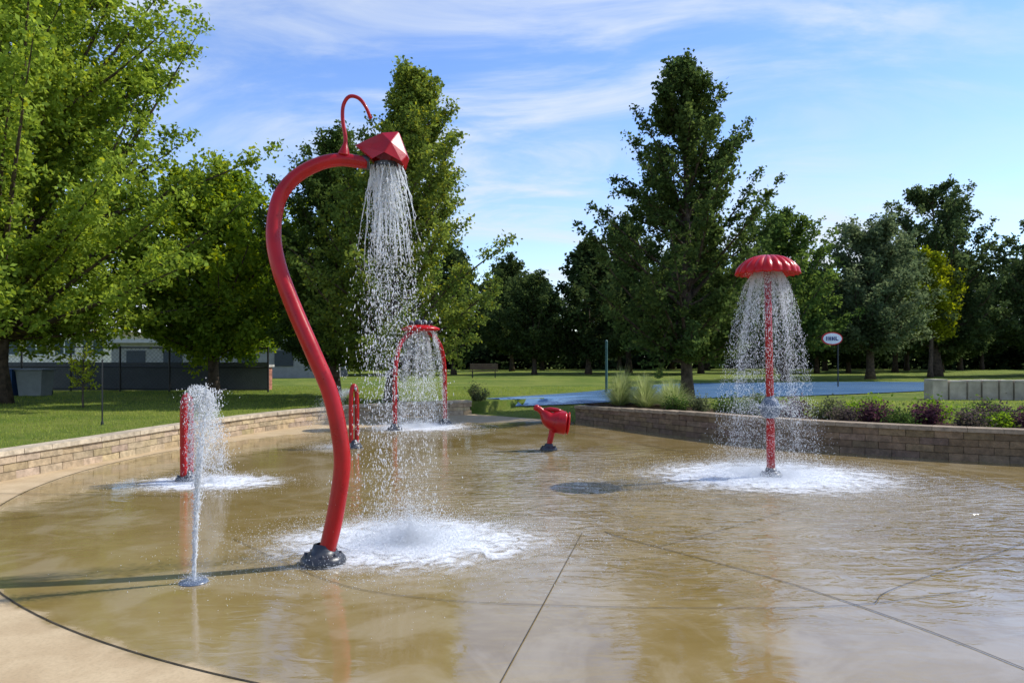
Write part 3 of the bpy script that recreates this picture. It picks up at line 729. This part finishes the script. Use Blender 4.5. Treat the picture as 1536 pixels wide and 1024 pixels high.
for i in range(48):
    a=2*math.pi*i/48;vo=rng.uniform(.1,.7);r0=rng.uniform(.05,.38);tm=.68;nn=260;tt=tm*rng.random(nn)**.8
    P=np.stack([C0[0]+(r0+vo*tt)*math.cos(a),C0[1]+(r0+vo*tt)*math.sin(a),2.32-.5*G*tt**2],1)+rng.normal(0,.015,(nn,3))*(.3+4*tt[:,None])
    D=np.stack([0*tt,0*tt,-.5-G*tt],1);r=rng.uniform(.0022,.0052,nn);k=P[:,2]>0;parts.append((P[k],D[k],(r*rng.uniform(1.5,6,nn))[k],r[k]))
parts.append(splash(C0[0],C0[1],1.2,18000,.14,rad=(.002,.006)))
fw=drop_obj('falling_water_drops',parts);fo=foam('splash_foam',C0[0],C0[1],1.6,1.6)
group('arch_shower',(C0[0],C0[1],0),[ar,di,nz_,b1_,b2_,fw,fo])

# --- 4. narrow loop sprayers
def loop(x,y,H,wd,ang,r,sprayer=None):
    c,s=math.cos(ang),math.sin(ang)
    def p(u,z): return (x+u*c,y+u*s,z)
    P=catmull([p(-wd*.45,.03),p(-wd*.5,H*.3),p(-wd*.5,H*.75),p(-wd*.38,H-.08),p(0,H),p(wd*.38,H-.08),p(wd*.5,H*.75),p(wd*.5,H*.3),p(wd*.45,.03)],7)
    V,F=tube(P,r,16);w=MB();w.add(V,F);a_=w.obj('loop_pipe',M_red,smooth=True)
    b_=boot((x,y,0),.15,.15)
    w=MB();V,F=tube([p(0,H-.01),(x+.05,y-.02,H-.10)],[.03,.02],10);w.add(V,F);c_=w.obj('spray_nozzle',M_steel,smooth=True)
    return group('loop_sprayer',(x,y,0),[a_,b_,c_]+(sprayer or []))
parts=[];nn=9000;tt=rng.uniform(0,.5,nn);P=np.stack([-2.95-tt*rng.normal(1.5,.35,nn),13.8+rng.normal(.1,.25,nn)*tt,1.05+rng.normal(.2,.35,nn)*tt-.5*G*tt**2*.7],1);k=P[:,2]>.01
r=rng.uniform(.0012,.0028,nn);parts.append((P[k],rng.normal(size=(k.sum(),3)),r[k]*1.5,r[k]))
parts.append(splash(-3.4,13.8,.6,3000,.1))
loop(-2.95,13.8,1.16,.11,.5,.042,[drop_obj('water_drops',parts)])
def sheet(x0,y0,w0,w1,ztop,zbot,n=26,mz=30,lean=.0,seed=3):
    g=np.random.default_rng(seed);V=[];F=[]
    for j in range(mz):
        v=j/(mz-1);z=ztop+(zbot-ztop)*v;wd=w0+(w1-w0)*math.sin(min(1,v*1.5)*math.pi/2)*(1-.25*v)
        for i in range(n):
            u=i/(n-1);V.append((x0+u*wd+g.normal(0,.006),y0+.05*math.sin(9*u+6*v)+g.normal(0,.012),z+.10*math.sin(math.pi*u)*(1-v)-(u**2)*.12+g.normal(0,.006)))
    for j in range(mz-1):
        for i in range(n-1):F.append((j*n+i,j*n+i+1,(j+1)*n+i+1,(j+1)*n+i))
    return mesh_obj('water_curtain',V,F,M_clear,smooth=True)
sh=sheet(-4.36,9.95,.25,.52,1.2,.25)
parts=[]
nn=4500;a=rng.random(nn);tt=rng.random(nn)**.7*.5
P=np.stack([-4.38+a*.25+a*tt*.75,9.95+rng.normal(0,.05,nn),1.22+.1*np.sin(a*3.1)-.5*G*tt**2+.05*tt],1)+rng.normal(0,.012,(nn,3));k=P[:,2]>.0
D=np.stack([.5*a,0*a,-.3-G*tt],1);r=rng.uniform(.0015,.0042,nn);parts.append((P[k],D[k],(r*rng.uniform(1,5,nn))[k],r[k]))
parts.append(splash(-4.05,9.95,.75,14000,.12,rad=(.0015,.0038),ex=1.4))
fo=foam('splash_foam',-4.1,9.95,1.4,.9)
loop(-4.44,10.1,1.16,.11,1.2,.05,[sh,drop_obj('water_drops',parts),fo])

# --- 5. ground jet
jx,jy=-2.40,5.58;sw=MB();parts=[]
for i in range(8):
    zt=np.linspace(0.01,rng.uniform(.95,1.42),60);ph=rng.uniform(0,6.28)
    amp=.004+.013*zt
    P=np.stack([jx+.05*zt**1.5+amp*np.cos(ph+zt*18)+rng.normal(0,.0034,60),jy+amp*np.sin(ph+zt*18)+rng.normal(0,.0034,60),zt],1)
    R_=np.interp(zt,[0,.3,1,1.4],[.0075,.0075,.006,.003])*rng.uniform(.45,1.5,60);V,F=tube(P,R_,6);sw.add(V,F)
nn=3200;z=rng.random(nn)**.6*1.46;sp=.008+.032*z**2
P=np.stack([jx+.05*z**1.5+rng.normal(0,1,nn)*sp,jy+rng.normal(0,1,nn)*sp,z+.0],1);r=rng.uniform(.0012,.004,nn);parts.append((P,np.stack([rng.normal(0,.2,nn),rng.normal(0,.2,nn),np.ones(nn)],1),r*rng.uniform(1,4,nn),r))
nn=1700;tt=rng.uniform(0,.4,nn);vx=rng.normal(.22,.22,nn);P=np.stack([jx+.09+vx*tt,jy+rng.normal(0,.2,nn)*tt,1.44-.5*G*tt**2+rng.normal(0,.03,nn)],1);r=rng.uniform(.0015,.0038,nn);parts.append((P,np.stack([vx,0*vx,-1-G*tt],1),r*2,r))
parts.append(splash(jx,jy,.15,1600,.07,rad=(.001,.003)))
w=MB();V,F=lathe([(.105,0),(.10,.012),(.06,.018),(.03,.02),(.001,.02)],(jx,jy,.002),28);w.add(V,F);no=w.obj('ground_nozzle',M_bluegrey,smooth=True)
group('ground_jet',(jx,jy,0),[sw.obj('water_column',M_spray,smooth=True),drop_obj('water_drops',parts),no])

# --- 6. small scoop spout
x,y=.70,13.5
w=MB();V,F=tube(catmull([(x-.03,y,.03),(x-.01,y,.15),(x+.02,y,.28),(x+.05,y,.40)],5),[.05]*6+[.055]*6+[.06]*4,16);w.add(V,F)
stem=w.obj('stem',M_red,smooth=True)
P=catmull([(x-.24,y,.77),(x-.19,y,.735),(x-.11,y,.66),(x-.02,y,.565),(x+.10,y,.52),(x+.22,y,.50),(x+.31,y,.49)],6)
R_=np.interp(np.linspace(0,1,len(P)),[0,.1,.25,.45,.7,.92,1],[.05,.055,.06,.14,.21,.215,.17])
V,F=tube(P,R_,24,True);w=MB();w.add(V,F)
body=w.obj('scoop_body',M_red,smooth=True)
w=MB();V,F=tube([(x+.305,y,.49),(x+.32,y,.488),(x+.335,y,.486),(x+.345,y,.485)],[.185,.21,.205,.16],24,True);w.add(V,F);rim=w.obj('mouth_rim',M_redcap,smooth=True)
w=MB();V,F=lathe([(.001,.06),(.035,.05),(.058,.02),(.06,-.02),(.035,-.05),(.001,-.06)],(x-.25,y,.77),18);w.add(V,F)
V,F=tube([(x-.13,y,.74),(x+.0,y,.745),(x+.13,y,.725),(x+.25,y,.69)],[.025,.04,.04,.025],12);w.add(V,F)
kn=w.obj('knob_and_handle',M_red,smooth=True)
group('water_cannon',(x,y,0),[stem,body,rim,kn,boot((x-.03,y,0),.16,.12)])

# ------------------------------------------------------------ light, sky, camera
EL=math.radians(46);AZ=math.radians(72)
sdir=Vector((math.sin(AZ)*math.cos(EL),math.cos(AZ)*math.cos(EL),math.sin(EL)))
sl=bpy.data.lights.new('sun','SUN');sl.energy=5.0;sl.angle=math.radians(.53);sl.color=(1,.96,.88)
so=bpy.data.objects.new('sun',sl);COL.objects.link(so);so.rotation_euler=sdir.to_track_quat('Z','Y').to_euler()
W=bpy.data.worlds.new('World');S.world=W
t=NT(W)
sky=t.n('ShaderNodeTexSky',sky_type='NISHITA');sky.sun_disc=False;sky.sun_elevation=EL;sky.sun_rotation=AZ;sky.altitude=600;sky.air_density=1.0;sky.dust_density=.25;sky.ozone_density=2.3
tc=t.n('ShaderNodeTexCoord').outputs['Generated'];s3=t.n('ShaderNodeSeparateXYZ',{0:tc})
zc=t.math('MAXIMUM',s3.outputs[2],.0)
px=t.math('DIVIDE',s3.outputs[0],t.math('ADD',zc,.25));py=t.math('DIVIDE',s3.outputs[1],t.math('ADD',zc,.25))
cv=t.n('ShaderNodeCombineXYZ',{0:px,1:py,2:0.}).outputs[0]
mp=t.n('ShaderNodeMapping',{'Vector':cv,'Rotation':(0,0,math.radians(35)),'Scale':(.6,1.4,1),'Location':(3.1,1.4,0)}).outputs[0]
c1=t.noise(mp,1.8,7,.60,1.0);c2=t.noise(cv,.9,2,.5,.3)
cm=t.math('MULTIPLY',t.ramp(c1,.40,.72),t.ramp(c2,.34,.56,.12,1.))
hz=t.ramp(s3.outputs[2],.40,.02,0,.62)
cm=t.math('ADD',t.math('MULTIPLY',cm,.9),t.math('MULTIPLY',hz,t.ramp(c1,.3,.7,.3,1.)),clamp=True)
b1=t.n('ShaderNodeBackground',{'Color':t.n('ShaderNodeHueSaturation',{'Hue':.511,'Saturation':1.16,'Value':1.6,'Fac':1.,'Color':sky.outputs[0]}).outputs[0],'Strength':.15})
b2=t.n('ShaderNodeBackground',{'Color':(.82,.90,1,1),'Strength':.98})
t.n('ShaderNodeOutputWorld',{0:t.n('ShaderNodeMixShader',{0:cm,1:b1.outputs[0],2:b2.outputs[0]}).outputs[0]})
cd=bpy.data.cameras.new('camera');cam=bpy.data.objects.new('camera',cd);COL.objects.link(cam);cam.location=(0,0,1.7);cam.rotation_euler=(math.radians(90),0,0)
cd.lens=26;cd.sensor_width=36;cd.shift_y=.015;cd.clip_end=2000;cd.clip_start=.05
S.camera=cam
S.view_settings.view_transform='Standard';S.view_settings.look='None';S.view_settings.exposure=0
